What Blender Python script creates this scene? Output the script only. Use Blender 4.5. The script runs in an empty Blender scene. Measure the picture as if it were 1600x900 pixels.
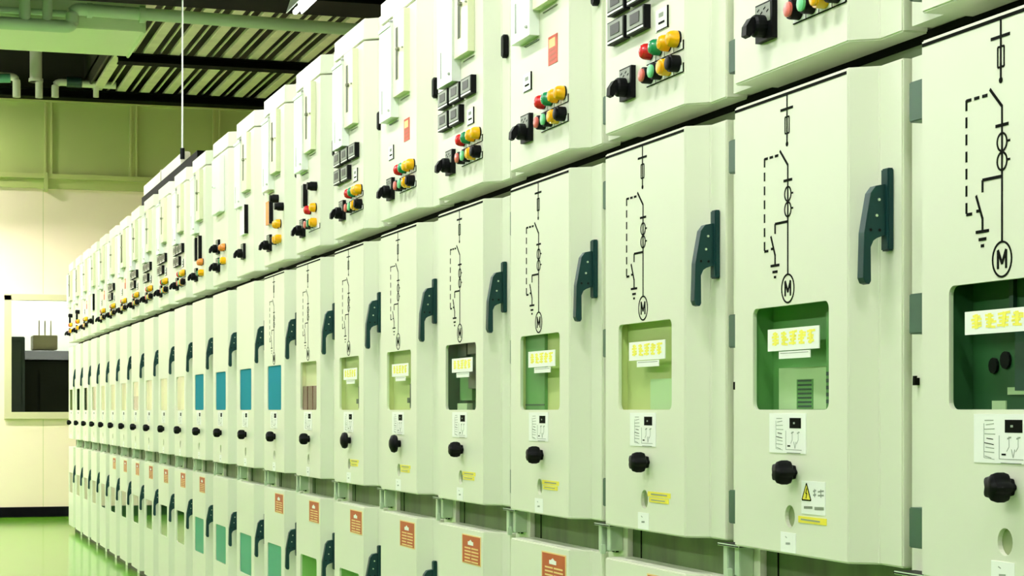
import bpy, bmesh, math, random
from mathutils import Vector
R = random.Random(7)
sc = bpy.context.scene
COL = sc.collection

# ------------------------------------------------------------------ camera model of the photograph
FPX, KK = 3051.03, 1.4666
TH = math.atan(965 / FPX)
CT, ST = math.cos(TH), math.sin(TH)
D = KK * CT               # distance of the cabinet fronts from the camera's foot
W = 0.65                  # width of one cabinet
Y0 = 2.483                # far edge of the nearest cabinet
NCAB = 23
EYE = 1.012
YWALL = 19.0

cam_d = bpy.data.cameras.new('camera')
cam = bpy.data.objects.new('camera', cam_d)
COL.objects.link(cam)
cam.location = (0, 0, EYE)
cam.rotation_euler = (math.pi / 2, 0, -TH)
cam_d.sensor_width = 36
cam_d.lens = FPX / 1600 * 36
cam_d.shift_y = 191 / 1600
cam_d.clip_end = 200
sc.camera = cam

def at(px, py, y):
    """world point on the plane y=const seen at a pixel of the photograph"""
    t = (px - 800) / FPX
    zc = y / (CT - t * ST)
    return (zc * (t * CT + ST), y, EYE + (641 - py) / FPX * zc)

# ------------------------------------------------------------------ materials
def srgb(r, g, b):
    def f(c):
        c /= 255
        return c / 12.92 if c <= .04045 else ((c + .055) / 1.055) ** 2.4
    return (f(r), f(g), f(b), 1)

def pbr(name, col, rough=.45, metal=0, spec=.5, coat=0, noise=0, nscale=30, bump=0, stretch=(1, 1, 1)):
    m = bpy.data.materials.new(name)
    m.use_nodes = True
    nt = m.node_tree
    b = nt.nodes['Principled BSDF']
    b.inputs['Base Color'].default_value = col
    b.inputs['Roughness'].default_value = rough
    b.inputs['Metallic'].default_value = metal
    b.inputs['Specular IOR Level'].default_value = spec
    b.inputs['Coat Weight'].default_value = coat
    b.inputs['Coat Roughness'].default_value = .05
    if noise or bump:
        tc = nt.nodes.new('ShaderNodeTexCoord')
        mp = nt.nodes.new('ShaderNodeMapping')
        mp.inputs['Scale'].default_value = stretch
        nz = nt.nodes.new('ShaderNodeTexNoise')
        nz.inputs['Scale'].default_value = nscale
        nz.inputs['Detail'].default_value = 5
        nt.links.new(tc.outputs['Object'], mp.inputs['Vector'])
        nt.links.new(mp.outputs['Vector'], nz.inputs['Vector'])
        if noise:
            mx = nt.nodes.new('ShaderNodeMix')
            mx.data_type = 'RGBA'
            mx.inputs[6].default_value = col
            mx.inputs[7].default_value = tuple(c * (1 - noise) for c in col[:3]) + (1,)
            rp = nt.nodes.new('ShaderNodeValToRGB')
            rp.color_ramp.elements[0].position = .4
            rp.color_ramp.elements[1].position = .7
            nt.links.new(nz.outputs['Fac'], rp.inputs['Fac'])
            nt.links.new(rp.outputs['Color'], mx.inputs[0])
            nt.links.new(mx.outputs[2], b.inputs['Base Color'])
        if bump:
            bp = nt.nodes.new('ShaderNodeBump')
            bp.inputs['Strength'].default_value = bump
            bp.inputs['Distance'].default_value = .002
            nt.links.new(nz.outputs['Fac'], bp.inputs['Height'])
            nt.links.new(bp.outputs['Normal'], b.inputs['Normal'])
    return m

def emit(name, col, s):
    m = bpy.data.materials.new(name)
    m.use_nodes = True
    nt = m.node_tree
    nt.nodes.clear()
    e = nt.nodes.new('ShaderNodeEmission')
    o = nt.nodes.new('ShaderNodeOutputMaterial')
    e.inputs[0].default_value = col
    e.inputs[1].default_value = s
    nt.links.new(e.outputs[0], o.inputs[0])
    return m

def glass(name, tint, ior=1.5):
    m = bpy.data.materials.new(name)
    m.use_nodes = True
    nt = m.node_tree
    nt.nodes.clear()
    t = nt.nodes.new('ShaderNodeBsdfTransparent')
    g = nt.nodes.new('ShaderNodeBsdfGlossy')
    fr = nt.nodes.new('ShaderNodeFresnel')
    mx = nt.nodes.new('ShaderNodeMixShader')
    o = nt.nodes.new('ShaderNodeOutputMaterial')
    t.inputs[0].default_value = tint
    g.inputs['Color'].default_value = (1, 1, 1, 1)
    g.inputs['Roughness'].default_value = .02
    fr.inputs[0].default_value = ior
    ge = nt.nodes.new('ShaderNodeNewGeometry')
    ml = nt.nodes.new('ShaderNodeMath')
    ml.operation = 'SUBTRACT'
    ml.use_clamp = True
    nt.links.new(fr.outputs[0], ml.inputs[0])
    nt.links.new(ge.outputs['Backfacing'], ml.inputs[1])
    nt.links.new(ml.outputs[0], mx.inputs[0])
    nt.links.new(t.outputs[0], mx.inputs[1])
    nt.links.new(g.outputs[0], mx.inputs[2])
    nt.links.new(mx.outputs[0], o.inputs[0])
    return m

M = {}
M['enamel'] = pbr('cream_enamel', (.775, .80, .645, 1), .38, noise=.03, nscale=3)
M['white_box'] = pbr('white_plastic', (.86, .90, .86, 1), .3)
M['relay'] = pbr('relay_cream', (.80, .82, .58, 1), .35)
M['slot'] = pbr('olive_slot', (.030, .042, .008, 1), .5, spec=.15)
M['black'] = pbr('black_plastic', (.0025, .003, .0035, 1), .5, spec=.12)
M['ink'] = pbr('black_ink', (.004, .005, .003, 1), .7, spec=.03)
M['handle'] = pbr('dark_teal_enamel', (.005, .040, .038, 1), .45, spec=.25)
M['hinge'] = pbr('grey_green_hinge', (.045, .11, .065, 1), .45)
M['white'] = pbr('white_label', (.93, .95, .90, 1), .4)
M['grey'] = pbr('grey_print', (.30, .34, .28, 1), .6)
M['yellow'] = pbr('yellow_sticker', (.92, .80, .06, 1), .45)
M['yellow_print'] = pbr('pale_yellow_print', (.95, .87, .10, 1), .5)
M['orange'] = pbr('orange_label', (.50, .085, .012, 1), .5)
M['orange_border'] = pbr('orange_label_border', (.85, .62, .25, 1), .5)
M['red_label'] = pbr('red_label', (.62, .07, .02, 1), .5)
M['lamp_red'] = pbr('red_lens', (.62, .012, .015, 1), .25)
M['lamp_green'] = pbr('green_lens', (.01, .26, .09, 1), .25)
M['lamp_yellow'] = pbr('amber_lens', (.90, .45, .0, 1), .25)
M['lamp_orange'] = pbr('orange_lens', (.80, .25, .04, 1), .25)
M['cap_red'] = pbr('pale_red_cap', (.75, .16, .12, 1), .3)
M['cap_green'] = pbr('pale_green_cap', (.16, .62, .28, 1), .3)
M['lcd'] = pbr('grey_green_display', (.018, .024, .014, 1), .4, spec=.2)
M['bezel'] = pbr('pale_grey_bezel', (.22, .25, .19, 1), .4)
M['blue'] = pbr('teal_blue_film', (.040, .265, .345, 1), .6, spec=.0)
M['blue_gloss'] = pbr('glossy_teal_film', (.030, .34, .20, 1), .35, spec=.06)  # green of the floor's reflection put into the film colour
M['hole'] = pbr('olive_recess', (.30, .36, .18, 1), .5)
M['strip'] = pbr('dusty_olive_strip', (.085, .165, .035, 1), .5, noise=.6, nscale=14, stretch=(1, 1, .25))  # recess shade put into the olive colour; the noise is dirt streaks
M['rail'] = pbr('grey_green_rail', (.16, .22, .12, 1), .5)  # shade of the gap between doors put into a darker green
M['steel'] = pbr('pale_green_steel', (.55, .68, .50, 1), .35, metal=.2)
M['plinth'] = pbr('black_plinth', (.012, .014, .010, 1), .5)
M['in_dark'] = pbr('dark_green_interior', (.018, .088, .028, 1), .5)
M['in_green'] = pbr('green_interior', (.11, .30, .085, 1), .5)
M['in_pale'] = pbr('pale_green_plate', (.50, .66, .38, 1), .5)
M['in_olive'] = pbr('olive_interior', (.56, .62, .26, 1), .5)
M['in_lime'] = pbr('lime_interior', (.30, .62, .16, 1), .5)  # floor's green reflection put into the interior colour
M['in_cream'] = pbr('cream_interior', (.78, .74, .46, 1), .5)
M['in_red'] = pbr('dark_red_contactor', (.10, .015, .010, 1), .4)  # dark red for the blocks low in the window
M['in_device'] = pbr('dark_device', (.012, .050, .038, 1), .4)
M['pane'] = glass('clear_pane', (.96, .99, .95, 1), 1.03)
M['pane_gloss'] = glass('glossy_pane', (.96, .99, .95, 1), 1.55)
M['floor'] = pbr('green_floor_coating', (.14, .42, .02, 1), .13, spec=.9, noise=.06, nscale=.8)
M['wall'] = pbr('cream_wall', (.95, .80, .62, 1), .6, noise=.03, nscale=1.5)
M['wall_side'] = pbr('olive_side_wall', (.15, .19, .07, 1), .6, noise=.05, nscale=1.2)
M['wall_upper'] = pbr('olive_wall_panel', (.43, .50, .17, 1), .55, noise=.08, nscale=1.2)
M['wall_dark'] = pbr('dark_brown_panel', (.03, .03, .012, 1), .7)  # dark colour standing in for unlit void
M['trim'] = pbr('olive_trim', (.50, .54, .20, 1), .45)
M['base'] = pbr('black_skirting', (.002, .002, .003, 1), .6, spec=.05)
M['frame'] = pbr('pale_window_frame', (.62, .58, .36, 1), .4)
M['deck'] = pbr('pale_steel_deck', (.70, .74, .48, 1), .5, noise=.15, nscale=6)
M['beam'] = pbr('dark_beam', (.004, .006, .003, 1), .7, spec=.05)
M['pipe'] = pbr('pale_green_pipe', (.42, .62, .34, 1), .4)
M['pipe_white'] = pbr('white_pipe', (.70, .74, .56, 1), .4)
M['pipe_teal'] = pbr('teal_pipe', (.10, .36, .22, 1), .4)
M['duct'] = pbr('pale_green_duct', (.62, .78, .46, 1), .5)
M['tray'] = pbr('pale_trunking', (.72, .70, .56, 1), .45)
M['tray_dark'] = pbr('black_rail', (.002, .0025, .0015, 1), .7, spec=.05)
M['annex'] = pbr('pale_annex_wall', (.85, .88, .80, 1), .6)
M['annex_dark'] = pbr('dark_console', (.012, .017, .005, 1), .5, spec=.2)
M['annex_blue'] = pbr('dark_blue_locker', (.03, .05, .045, 1), .5)
M['tube'] = emit('fluorescent_tube', (1.0, 1.0, .96, 1), 96)
M['tube_bright'] = emit('bright_fluorescent_tube', (1.0, .95, .90, 1), 200)  # tubes of the lamps added to brighten the far wall
M['housing'] = pbr('white_lamp_housing', (.80, .84, .80, 1), .4)

# ------------------------------------------------------------------ mesh helpers
class MB:
    """Collects faces. cab=True: coordinates are (u along row, p out of the front, z)."""
    def __init__(self, cab=False):
        self.v, self.f, self.m, self.cab = [], [], [], cab
    def add(self, vs, fs, m=0):
        o = len(self.v)
        self.v += vs
        for f in fs:
            self.f.append([i + o for i in f])
            self.m.append(m)
        return self
    def box(self, a0, a1, b0, b1, c0, c1, m=0):
        vs = [(a, b, c) for a in (a0, a1) for b in (b0, b1) for c in (c0, c1)]
        return self.add(vs, [(0, 1, 3, 2), (4, 6, 7, 5), (0, 4, 5, 1), (2, 3, 7, 6), (0, 2, 6, 4), (1, 5, 7, 3)], m)
    def prism(self, pts, t0, t1, axis, m=0):
        n = len(pts)
        def mk(a, b, t):
            return {'u': (t, a, b), 'p': (a, t, b), 'z': (a, b, t)}[axis]
        vs = [mk(a, b, t0) for a, b in pts] + [mk(a, b, t1) for a, b in pts]
        fs = [tuple(range(n)), tuple(range(2 * n - 1, n - 1, -1))]
        fs += [(i, (i + 1) % n, n + (i + 1) % n, n + i) for i in range(n)]
        return self.add(vs, fs, m)
    def stroke(self, a0, c0, a1, c1, w, b0=.0, b1=.0008, m=0):
        dx, dz = a1 - a0, c1 - c0
        L = math.hypot(dx, dz) or 1
        nx, nz = -dz / L * w / 2, dx / L * w / 2
        return self.prism([(a0 + nx, c0 + nz), (a1 + nx, c1 + nz), (a1 - nx, c1 - nz), (a0 - nx, c0 - nz)], b0, b1, 'p', m)
    def path(self, pts, w, b0=.0, b1=.0008, m=0):
        for (a, b), (c, d) in zip(pts, pts[1:]):
            self.stroke(a, b, c, d, w, b0, b1, m)
        return self
    def ring(self, a, c, r, w, b0=.0, b1=.0008, n=24, m=0, sz=1):
        for i in range(n):
            t0, t1 = i / n * 2 * math.pi, (i + 1) / n * 2 * math.pi
            q = [(a + rr * math.cos(t), c + sz * rr * math.sin(t)) for rr, t in ((r - w / 2, t0), (r + w / 2, t0), (r + w / 2, t1), (r - w / 2, t1))]
            self.prism(q, b0, b1, 'p', m)
        return self
    def lathe(self, a, c, prof, n=18, m=0, ms=None, lobes=0, amp=0):
        """prof: (radius, p) from back to front; closed by caps."""
        vs, fs, mm = [], [], []
        for r, p in prof:
            for i in range(n):
                t = i / n * 2 * math.pi
                rr = r * (1 + amp * math.cos(lobes * t)) if lobes else r
                vs.append((a + rr * math.cos(t), p, c + rr * math.sin(t)))
        k = len(prof)
        for j in range(k - 1):
            for i in range(n):
                fs.append((j * n + i, j * n + (i + 1) % n, (j + 1) * n + (i + 1) % n, (j + 1) * n + i))
                mm.append(ms[j] if ms else m)
        fs.append(tuple(range(n)))
        mm.append(ms[0] if ms else m)
        fs.append(tuple((k - 1) * n + i for i in range(n)))
        mm.append(ms[-1] if ms else m)
        o = len(self.v)
        self.v += vs
        for f, q in zip(fs, mm):
            self.f.append([i + o for i in f])
            self.m.append(q)
        return self
    def tube(self, pts, r, n=12, m=0):
        """A round pipe along world points."""
        pts = [Vector(p) for p in pts]
        rings = []
        up0 = Vector((0, 0, 1))
        for i, p in enumerate(pts):
            d = (pts[min(i + 1, len(pts) - 1)] - pts[max(i - 1, 0)]).normalized()
            up = up0 if abs(d.z) < .9 else Vector((0, 1, 0))
            s = d.cross(up).normalized()
            t = s.cross(d).normalized()
            rings.append([tuple(p + (s * math.cos(k / n * 2 * math.pi) + t * math.sin(k / n * 2 * math.pi)) * r) for k in range(n)])
        vs = [v for ring in rings for v in ring]
        fs = []
        for j in range(len(rings) - 1):
            fs += [(j * n + i, j * n + (i + 1) % n, (j + 1) * n + (i + 1) % n, (j + 1) * n + i) for i in range(n)]
        fs += [tuple(range(n)), tuple((len(rings) - 1) * n + i for i in range(n))]
        return self.add(vs, fs, m)
    def mesh(self, name, mats, smooth=False, bevel=0):
        me = bpy.data.meshes.new(name)
        vs = [(-p, -u, z) for u, p, z in self.v] if self.cab else self.v
        me.from_pydata(vs, [], self.f)
        for x in mats:
            me.materials.append(M[x])
        me.polygons.foreach_set('material_index', self.m)
        bm = bmesh.new()
        bm.from_mesh(me)
        bmesh.ops.recalc_face_normals(bm, faces=bm.faces)
        if bevel:
            es = [e for e in bm.edges if e.is_manifold and e.calc_face_angle(0) > .5]
            bmesh.ops.bevel(bm, geom=es, offset=bevel, segments=2, affect='EDGES', clamp_overlap=True)
        if smooth:
            for f in bm.faces:
                f.smooth = True
            for e in bm.edges:
                if e.is_manifold and e.calc_face_angle(0) > .6:
                    e.smooth = False
        bm.to_mesh(me)
        bm.free()
        return me

def link(name, me, parent=None, label=None, cat=None, group=None, kind=None):
    o = bpy.data.objects.new(name, me)
    COL.objects.link(o)
    if parent:
        o.parent = parent
    if label: o['label'] = label
    if cat: o['category'] = cat
    if group: o['group'] = group
    if kind: o['kind'] = kind
    return o

def arc(cx, cz, r, a0, a1, n=5):
    return [(cx + r * math.cos(math.radians(a0 + (a1 - a0) * i / n)), cz + r * math.sin(math.radians(a0 + (a1 - a0) * i / n))) for i in range(n + 1)]

def rrect(u0, u1, z0, z1, r):
    return arc(u1 - r, z1 - r, r, 0, 90) + arc(u0 + r, z1 - r, r, 90, 180) + arc(u0 + r, z0 + r, r, 180, 270) + arc(u1 - r, z0 + r, r, 270, 360)

def circle(u, z, r, n=20):
    return [(u + r * math.cos(i / n * 2 * math.pi), z + r * math.sin(i / n * 2 * math.pi)) for i in range(n)]

# ------------------------------------------------------------------ cabinet parts (mesh data shared between the cabinets)
FL = -.040                 # the recessed flange on the right of every door
UF, UC, UE = .425, .453, .523
BACK = -.082
CF = -.090                 # carcass front
ZT, ZU0, ZU1 = 2.236, 1.5788, 2.166
ZM0, ZM1 = .7755, 1.5395
ZL0, ZL1 = .050, .709
PROF = [(0, 0), (UF, 0), (UC, FL), (UE, FL), (UE, BACK), (0, BACK)]
WIN = (.077, .361, 1.013, 1.1845)     # breaker window
LWIN = (.077, .361, .328, .4945)      # window of the lower door

def fill_loops(bm, loops, p):
    edges = []
    allv = []
    for lp in loops:
        vs = [bm.verts.new((-p, -u, z)) for u, z in lp]
        allv.append(vs)
        for i in range(len(vs)):
            edges.append(bm.edges.new((vs[i], vs[(i + 1) % len(vs)])))
    bmesh.ops.triangle_fill(bm, use_beauty=True, use_dissolve=False, edges=edges)
    return allv

def door_mesh(z0, z1, holes):
    bm = bmesh.new()
    loops = fill_loops(bm, [[(0, z0), (UF, z0), (UF, z1), (0, z1)]] + holes, 0)
    front = loops[0]
    for lp in loops[1:]:
        back = [bm.verts.new((.007, v.co.y, v.co.z)) for v in lp]
        n = len(lp)
        for i in range(n):
            bm.faces.new((lp[i], lp[(i + 1) % n], back[(i + 1) % n], back[i]))
    lo = [front[0], front[1]] + [bm.verts.new((-p, -u, z0)) for u, p in PROF[2:]]
    hi = [front[3], front[2]] + [bm.verts.new((-p, -u, z1)) for u, p in PROF[2:]]
    n = 6
    for i in range(1, n):
        if i == 4:
            continue          # open back
        bm.faces.new((lo[i], lo[(i + 1) % n], hi[(i + 1) % n], hi[i]))
    bm.faces.new(lo)
    bm.faces.new(hi)
    bmesh.ops.recalc_face_normals(bm, faces=bm.faces)
    bm.edges.ensure_lookup_table()
    outer = set(lo + hi)
    es = [e for e in bm.edges if e.is_manifold and e.verts[0] in outer and e.verts[1] in outer and e.calc_face_angle(0) > .4]
    bmesh.ops.bevel(bm, geom=es, offset=.0025, segments=2, affect='EDGES', clamp_overlap=True)
    me = bpy.data.meshes.new('door')
    bm.to_mesh(me)
    bm.free()
    me.materials.append(M['enamel'])
    return me

CACHE = {}
def cached(key, fn):
    if key not in CACHE:
        CACHE[key] = fn()
    return CACHE[key]

def m_carcass():
    b = MB(True)
    # shell: sides, back, top; the front is a sheet with openings behind the windows
    b.box(.001, .649, -1.40, -1.398, .0, 2.205)
    b.box(.001, .003, -1.40, CF, .0, 2.205)
    b.box(.647, .649, -1.40, CF, .0, 2.205)
    b.box(.001, .649, -1.40, CF, 2.203, 2.205)
    w = WIN
    b.box(.001, w[0] - .03, CF - .002, CF, .0, 2.205)
    b.box(w[1] + .03, .649, CF - .002, CF, .0, 2.205)
    b.box(w[0] - .03, w[1] + .03, CF - .002, CF, .0, w[2] - .03)
    b.box(w[0] - .03, w[1] + .03, CF - .002, CF, w[3] + .03, 2.205)
    # door post beside the flange
    b.box(.534, .648, CF, -.050, .0, ZM1 - .002)
    b.box(.534, .648, CF, -.050, ZU0 + .006, 2.205)
    return b.mesh('carcass', ['enamel'])

def m_header():
    b = MB(True)
    b.prism([(u, p) for u, p in PROF[:-2]] + [(.647, FL), (.647, -.30), (0, -.30)], ZU1 + .005, ZT, 'z')
    return b.mesh('top_cover', ['enamel'], bevel=.002)

def m_gap_shade():  # dark bands painting the shade in the gap between upper and middle doors
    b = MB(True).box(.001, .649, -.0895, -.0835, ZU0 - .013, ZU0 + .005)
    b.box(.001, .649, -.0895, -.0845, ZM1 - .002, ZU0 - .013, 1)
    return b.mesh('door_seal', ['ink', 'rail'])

def m_pin():
    return MB(True).box(.550, .557, -.051, -.042, 1.049, 1.060).box(.5505, .5565, -.046, -.042, 1.060, 1.063).mesh('lock_pin', ['ink'])

def m_plinth():
    return MB(True).box(.002, .648, -1.38, -.052, .0, .048).mesh('plinth', ['plinth'])

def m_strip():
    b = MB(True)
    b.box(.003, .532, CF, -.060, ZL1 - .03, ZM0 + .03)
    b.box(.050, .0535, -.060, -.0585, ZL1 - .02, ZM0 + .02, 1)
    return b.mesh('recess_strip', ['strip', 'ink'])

def m_bracket():
    b = MB(True)
    b.box(.560, .580, -.05, -.018, ZL1 + .006, ZM0 - .004)
    b.box(.600, .622, -.05, -.022, ZL1 + .010, ZM0 - .004)
    b.box(.580, .600, -.05, -.040, ZL1 + .004, ZM0 + .01, 1)
    b.box(.584, .596, -.022, -.012, ZL1 + .002, ZL1 + .022, 0)
    b.box(.545, .640, -.05, -.012, ZM0 - .006, ZM0 - .001, 1)
    return b.mesh('hinge_bracket', ['steel', 'black'], bevel=.0015)

def m_port(u, z):
    b = MB(True)
    b.lathe(u, z, [(.0195, -.012), (.0195, -.0072)], 22)
    return b.mesh('racking_port', ['hole'])

def m_pane(w, mat='pane'):
    b = MB(True)
    b.prism(rrect(w[0] + .001, w[1] - .001, w[2] + .001, w[3] - .001, .012), -.0055, -.0025, 'p')
    return b.mesh('window_pane', [mat])

def m_film(w, mat='blue'):
    b = MB(True)
    b.prism(rrect(w[0] + .001, w[1] - .001, w[2] + .001, w[3] - .001, .012), -.008, -.003, 'p')
    return b.mesh('window_film', [mat])

def m_handle():
    prof = [(-.030, 1.354), (-.014, 1.351), (-.0055, 1.340), (.001, 1.305), (.0055, 1.280), (.0075, 1.212), (.004, 1.204), (-.003, 1.202), (-.006, 1.207),
            (-.0055, 1.258), (-.010, 1.268), (-.016, 1.272), (-.030, 1.277)]
    b = MB(True)
    b.prism(prof, .470, .489, 'u')
    for zz, pp in ((1.330, -.019), (1.306, -.015)):
        pts = [(pp + .0028 * math.cos(t * math.pi / 4), zz + .0028 * math.sin(t * math.pi / 4)) for t in range(8)]
        b.prism(pts, .4888, .4905, 'u', 1)
    for zz, pp in ((1.284, -.005), (1.284, -.020)):
        pts = [(pp + .0030 * math.cos(t * math.pi / 4), zz + .0030 * math.sin(t * math.pi / 4)) for t in range(8)]
        b.prism(pts, .4888, .4898, 'u', 2)
    return b.mesh('door_handle', ['handle', 'steel', 'black'], bevel=.0016)

def m_bar():
    b = MB(True)
    b.box(.474, .497, FL - .001, FL + .010, 1.253, 1.378)
    return b.mesh('handle_bar', ['handle'], bevel=.002)

def m_hinge(z, h):
    b = MB(True)
    b.box(.575, .645, -.051, -.022, z, z + h)
    return b.mesh('door_hinge', ['hinge'], bevel=.0015)

def m_knob(big):
    u = .238
    b = MB(True)
    if big:
        b.lathe(u, .915, [(.010, .0), (.010, .010), (.024, .012), (.0265, .018), (.024, .026), (.012, .032)], 20)
    else:
        b.lathe(u, .911, [(.010, .0), (.011, .006), (.016, .009), (.0182, .016), (.0182, .026), (.016, .033), (.010, .036)], 30, lobes=5, amp=.14)
    return b.mesh('star_knob', ['black'], smooth=True)

def m_placard():
    u0, u1, z0, z1 = .1447, .282, .9415, 1.0070
    b = MB(True)
    b.box(u0, u1, .0, .0012, z0, z1)
    q = (.0012, .0016)
    b.box(u0 + .078, u0 + .120, *q, 0.9825, 0.9995, 1)
    b.box(u0 + .092, u0 + .098, .0016, .0018, 0.9895, 0.9925, 2)
    r = random.Random(3)
    for k in range(9):                      # unreadable small print, a column of marks
        z = 0.9985 - k * .006
        b.stroke(u0 + .030 + r.uniform(-.004, .004), z, u0 + .044 + r.uniform(0, .01), z - r.uniform(-.002, .003), .0011, *q, m=1 if k in (4, 5) else 2)
    b.path([(u0 + .026, 0.9945), (u0 + .026, 0.9485), (u0 + .052, 0.9465)], .0007, *q, m=2)
    b.path([(u0 + .064, 0.9785), (u0 + .064, 0.9475), (u0 + .122, 0.9475)], .0009, *q, m=2)
    for k in range(2):
        ub = u0 + .088 + k * .022
        b.stroke(ub - .004, 0.9745, ub + .005, 0.9765, .002, *q, m=2)
        b.path([(ub, 0.9775), (ub, 0.9635), (ub - .006, 0.9575)], .0008, *q, m=2)
    b.stroke(u0 + .070, 0.9535, u0 + .080, 0.9535, .0024, *q, m=1)
    b.path([(u0 + .094, 0.9605), (u0 + .098, 0.9495), (u0 + .102, 0.9605)], .0012, *q, m=2)
    b.stroke(u0 + .068, 0.9423, u0 + .118, 0.9423, .0012, *q, m=2)
    return b.mesh('instruction_placard', ['white', 'ink', 'grey'])

def m_sign(u0, u1, z0, z1, full):
    b = MB(True)
    p0 = -.0024
    b.box(u0, u1, p0, p0 + .0016, z0, z1)
    r = random.Random(11)
    q = (p0 + .0016, p0 + .0019)
    n = 5
    w = (u1 - u0) * .86 / n
    zl, zh = z0 + (z1 - z0) * .24, z1 - (z1 - z0) * .14
    for i in range(n):                      # five blurred yellow characters
        a = u0 + (u1 - u0) * .08 + i * w
        for k in range(4):
            z = zl + (zh - zl) * (k + .5) / 4
            b.stroke(a + r.uniform(0, .2) * w, z, a + w * r.uniform(.7, .95), z + r.uniform(-.002, .002), (zh - zl) * .17, *q, m=1)
        b.stroke(a + w * .45, zl, a + w * r.uniform(.4, .6), zh, w * .24, q[0], q[1] + .0003, m=1)
    if full:
        ua, ub = u0 + (u1 - u0) * .22, u0 + (u1 - u0) * .83
        b.box(ua, ub, p0, p0 + .0012, z0 - .0135, z0 - .0015)
        b.stroke(ua + .006, z0 - .0045, ub - .006, z0 - .0045, .0012, p0 + .0012, p0 + .0014, m=2)
    return b.mesh('name_sign', ['white', 'yellow_print', 'grey'])

def m_mimic(scale_w):
    b = MB(True)
    w = .0042 * scale_w
    v = .0036 * scale_w
    uc = .214
    b.stroke(.004, 1.5320, UF - .004, 1.5320, .0048)
    b.stroke(uc - .003, 1.532, uc - .003, 1.450, v)
    b.stroke(uc - .0275, 1.5075, uc + .019, 1.5075, w)
    b.path([(uc - .0105, 1.4940), (uc + .0050, 1.4940), (uc + .0050, 1.4670), (uc - .0105, 1.4670), (uc - .0105, 1.4940)], .0026 * scale_w)
    b.lathe(uc - .003, 1.4495, [(.0042, 0), (.0042, .0008)], 10)
    b.stroke(uc - .030, 1.4414, uc, 1.4146, w)
    b.stroke(uc, 1.4158, uc, 1.2358, v)
    b.stroke(uc - .0157, 1.3897, uc + .0157, 1.3897, w)
    b.ring(uc, 1.3672, .0118, .0028 * scale_w)
    b.ring(uc, 1.3418, .0118, .0028 * scale_w)
    b.stroke(uc + .0118, 1.3672, uc + .0195, 1.3672, .003)
    b.stroke(uc + .0118, 1.3425, uc + .0195, 1.3425, .003)
    b.path([(uc, 1.3220), (.1655, 1.3220), (.1655, 1.3055)], w)
    b.stroke(.1490, 1.3027, .1655, 1.2699, w)
    b.stroke(.1655, 1.2715, .1655, 1.2530, w)
    b.stroke(.1485, 1.2530, .1815, 1.2530, w)
    b.stroke(.1560, 1.2425, .1745, 1.2425, w)
    b.stroke(.1615, 1.2337, .1690, 1.2337, w)
    for k in range(3):
        b.stroke(.1240 + k * .0205, 1.4348, .1240 + k * .0205 + .0125, 1.4348, w)
    for k in range(7):
        z = 1.4348 - k * .0234
        b.stroke(.1240, z + .001, .1240, z - .0137, w)
    b.stroke(.1240, 1.2792, .1385, 1.2792, w)
    b.stroke(.1500, 1.2815, .1590, 1.2815, w)
    b.ring(uc, 1.2120, .0232, .0028 * scale_w, n=30)
    b.path([(uc - .0100, 1.1995), (uc - .0100, 1.2245), (uc, 1.2060), (uc + .0100, 1.2245), (uc + .0100, 1.1995)], .0044)
    return b.mesh('mimic_diagram', ['ink'])

def m_tag():
    u0, u1 = .188, .2445
    b = MB(True)
    b.box(u0, u1, .0, .001, .7785, .8115)
    b.stroke(u0 + .018, .8045, u0 + .024, .8025, .0016, .001, .0013, m=1)
    b.stroke(u0 + .020, .7930, u0 + .036, .7938, .0035, .001, .0013, m=1)
    return b.mesh('port_tag', ['white', 'grey'])

def m_warning():
    b = MB(True)
    u0, u1, z0, z1 = .2655, .350, .8455, .8985
    b.box(u0, u1, .0, .001, z0, z1)
    q = (.001, .0014)
    b.prism([(u0 + .004, z1 - .030), (u0 + .034, z1 - .030), (u0 + .019, z1 - .006)], *q, 'p', 1)
    b.path([(u0 + .003, z1 - .031), (u0 + .035, z1 - .031), (u0 + .019, z1 - .004), (u0 + .003, z1 - .031)], .0022, .001, .0016, m=2)
    b.path([(u0 + .021, z1 - .012), (u0 + .017, z1 - .020), (u0 + .021, z1 - .020), (u0 + .018, z1 - .028)], .002, .0014, .0018, m=2)
    for k, (du_, w_) in enumerate(((.043, .010), (.060, .020))):   # blurred heading
        b.stroke(u0 + du_, z1 - .016, u0 + du_ + w_, z1 - .014, .0025, *q, m=3)
        b.stroke(u0 + du_, z1 - .022, u0 + du_ + w_, z1 - .021, .0025, *q, m=3)
        b.stroke(u0 + du_ + w_ / 2, z1 - .012, u0 + du_ + w_ / 2, z1 - .025, .0022, *q, m=3)
    b.stroke(u0 + .010, z0 + .010, u0 + .040, z0 + .011, .004, *q, m=4)
    b.stroke(u0 + .048, z0 + .010, u0 + .080, z0 + .011, .005, *q, m=4)
    return b.mesh('warning_sticker', ['white', 'yellow', 'ink', 'grey', 'bezel'])

def m_caution(kind):
    b = MB(True)
    if kind == 'low':
        b.box(.254, .354, .0, .001, .8305, .8410)
        b.stroke(.264, .8358, .332, .8352, .0025, .001, .0013, m=1)
    else:
        b.box(.240, .356, .0, .001, .8448, .8545)
        b.box(.247, .347, .0, .001, .8340, .8432)
        b.stroke(.258, .8497, .340, .8497, .0026, .001, .0013, m=1)
        b.stroke(.258, .8385, .330, .8385, .0020, .001, .0013, m=1)
    return b.mesh('caution_sticker', ['yellow', 'grey'])

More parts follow.
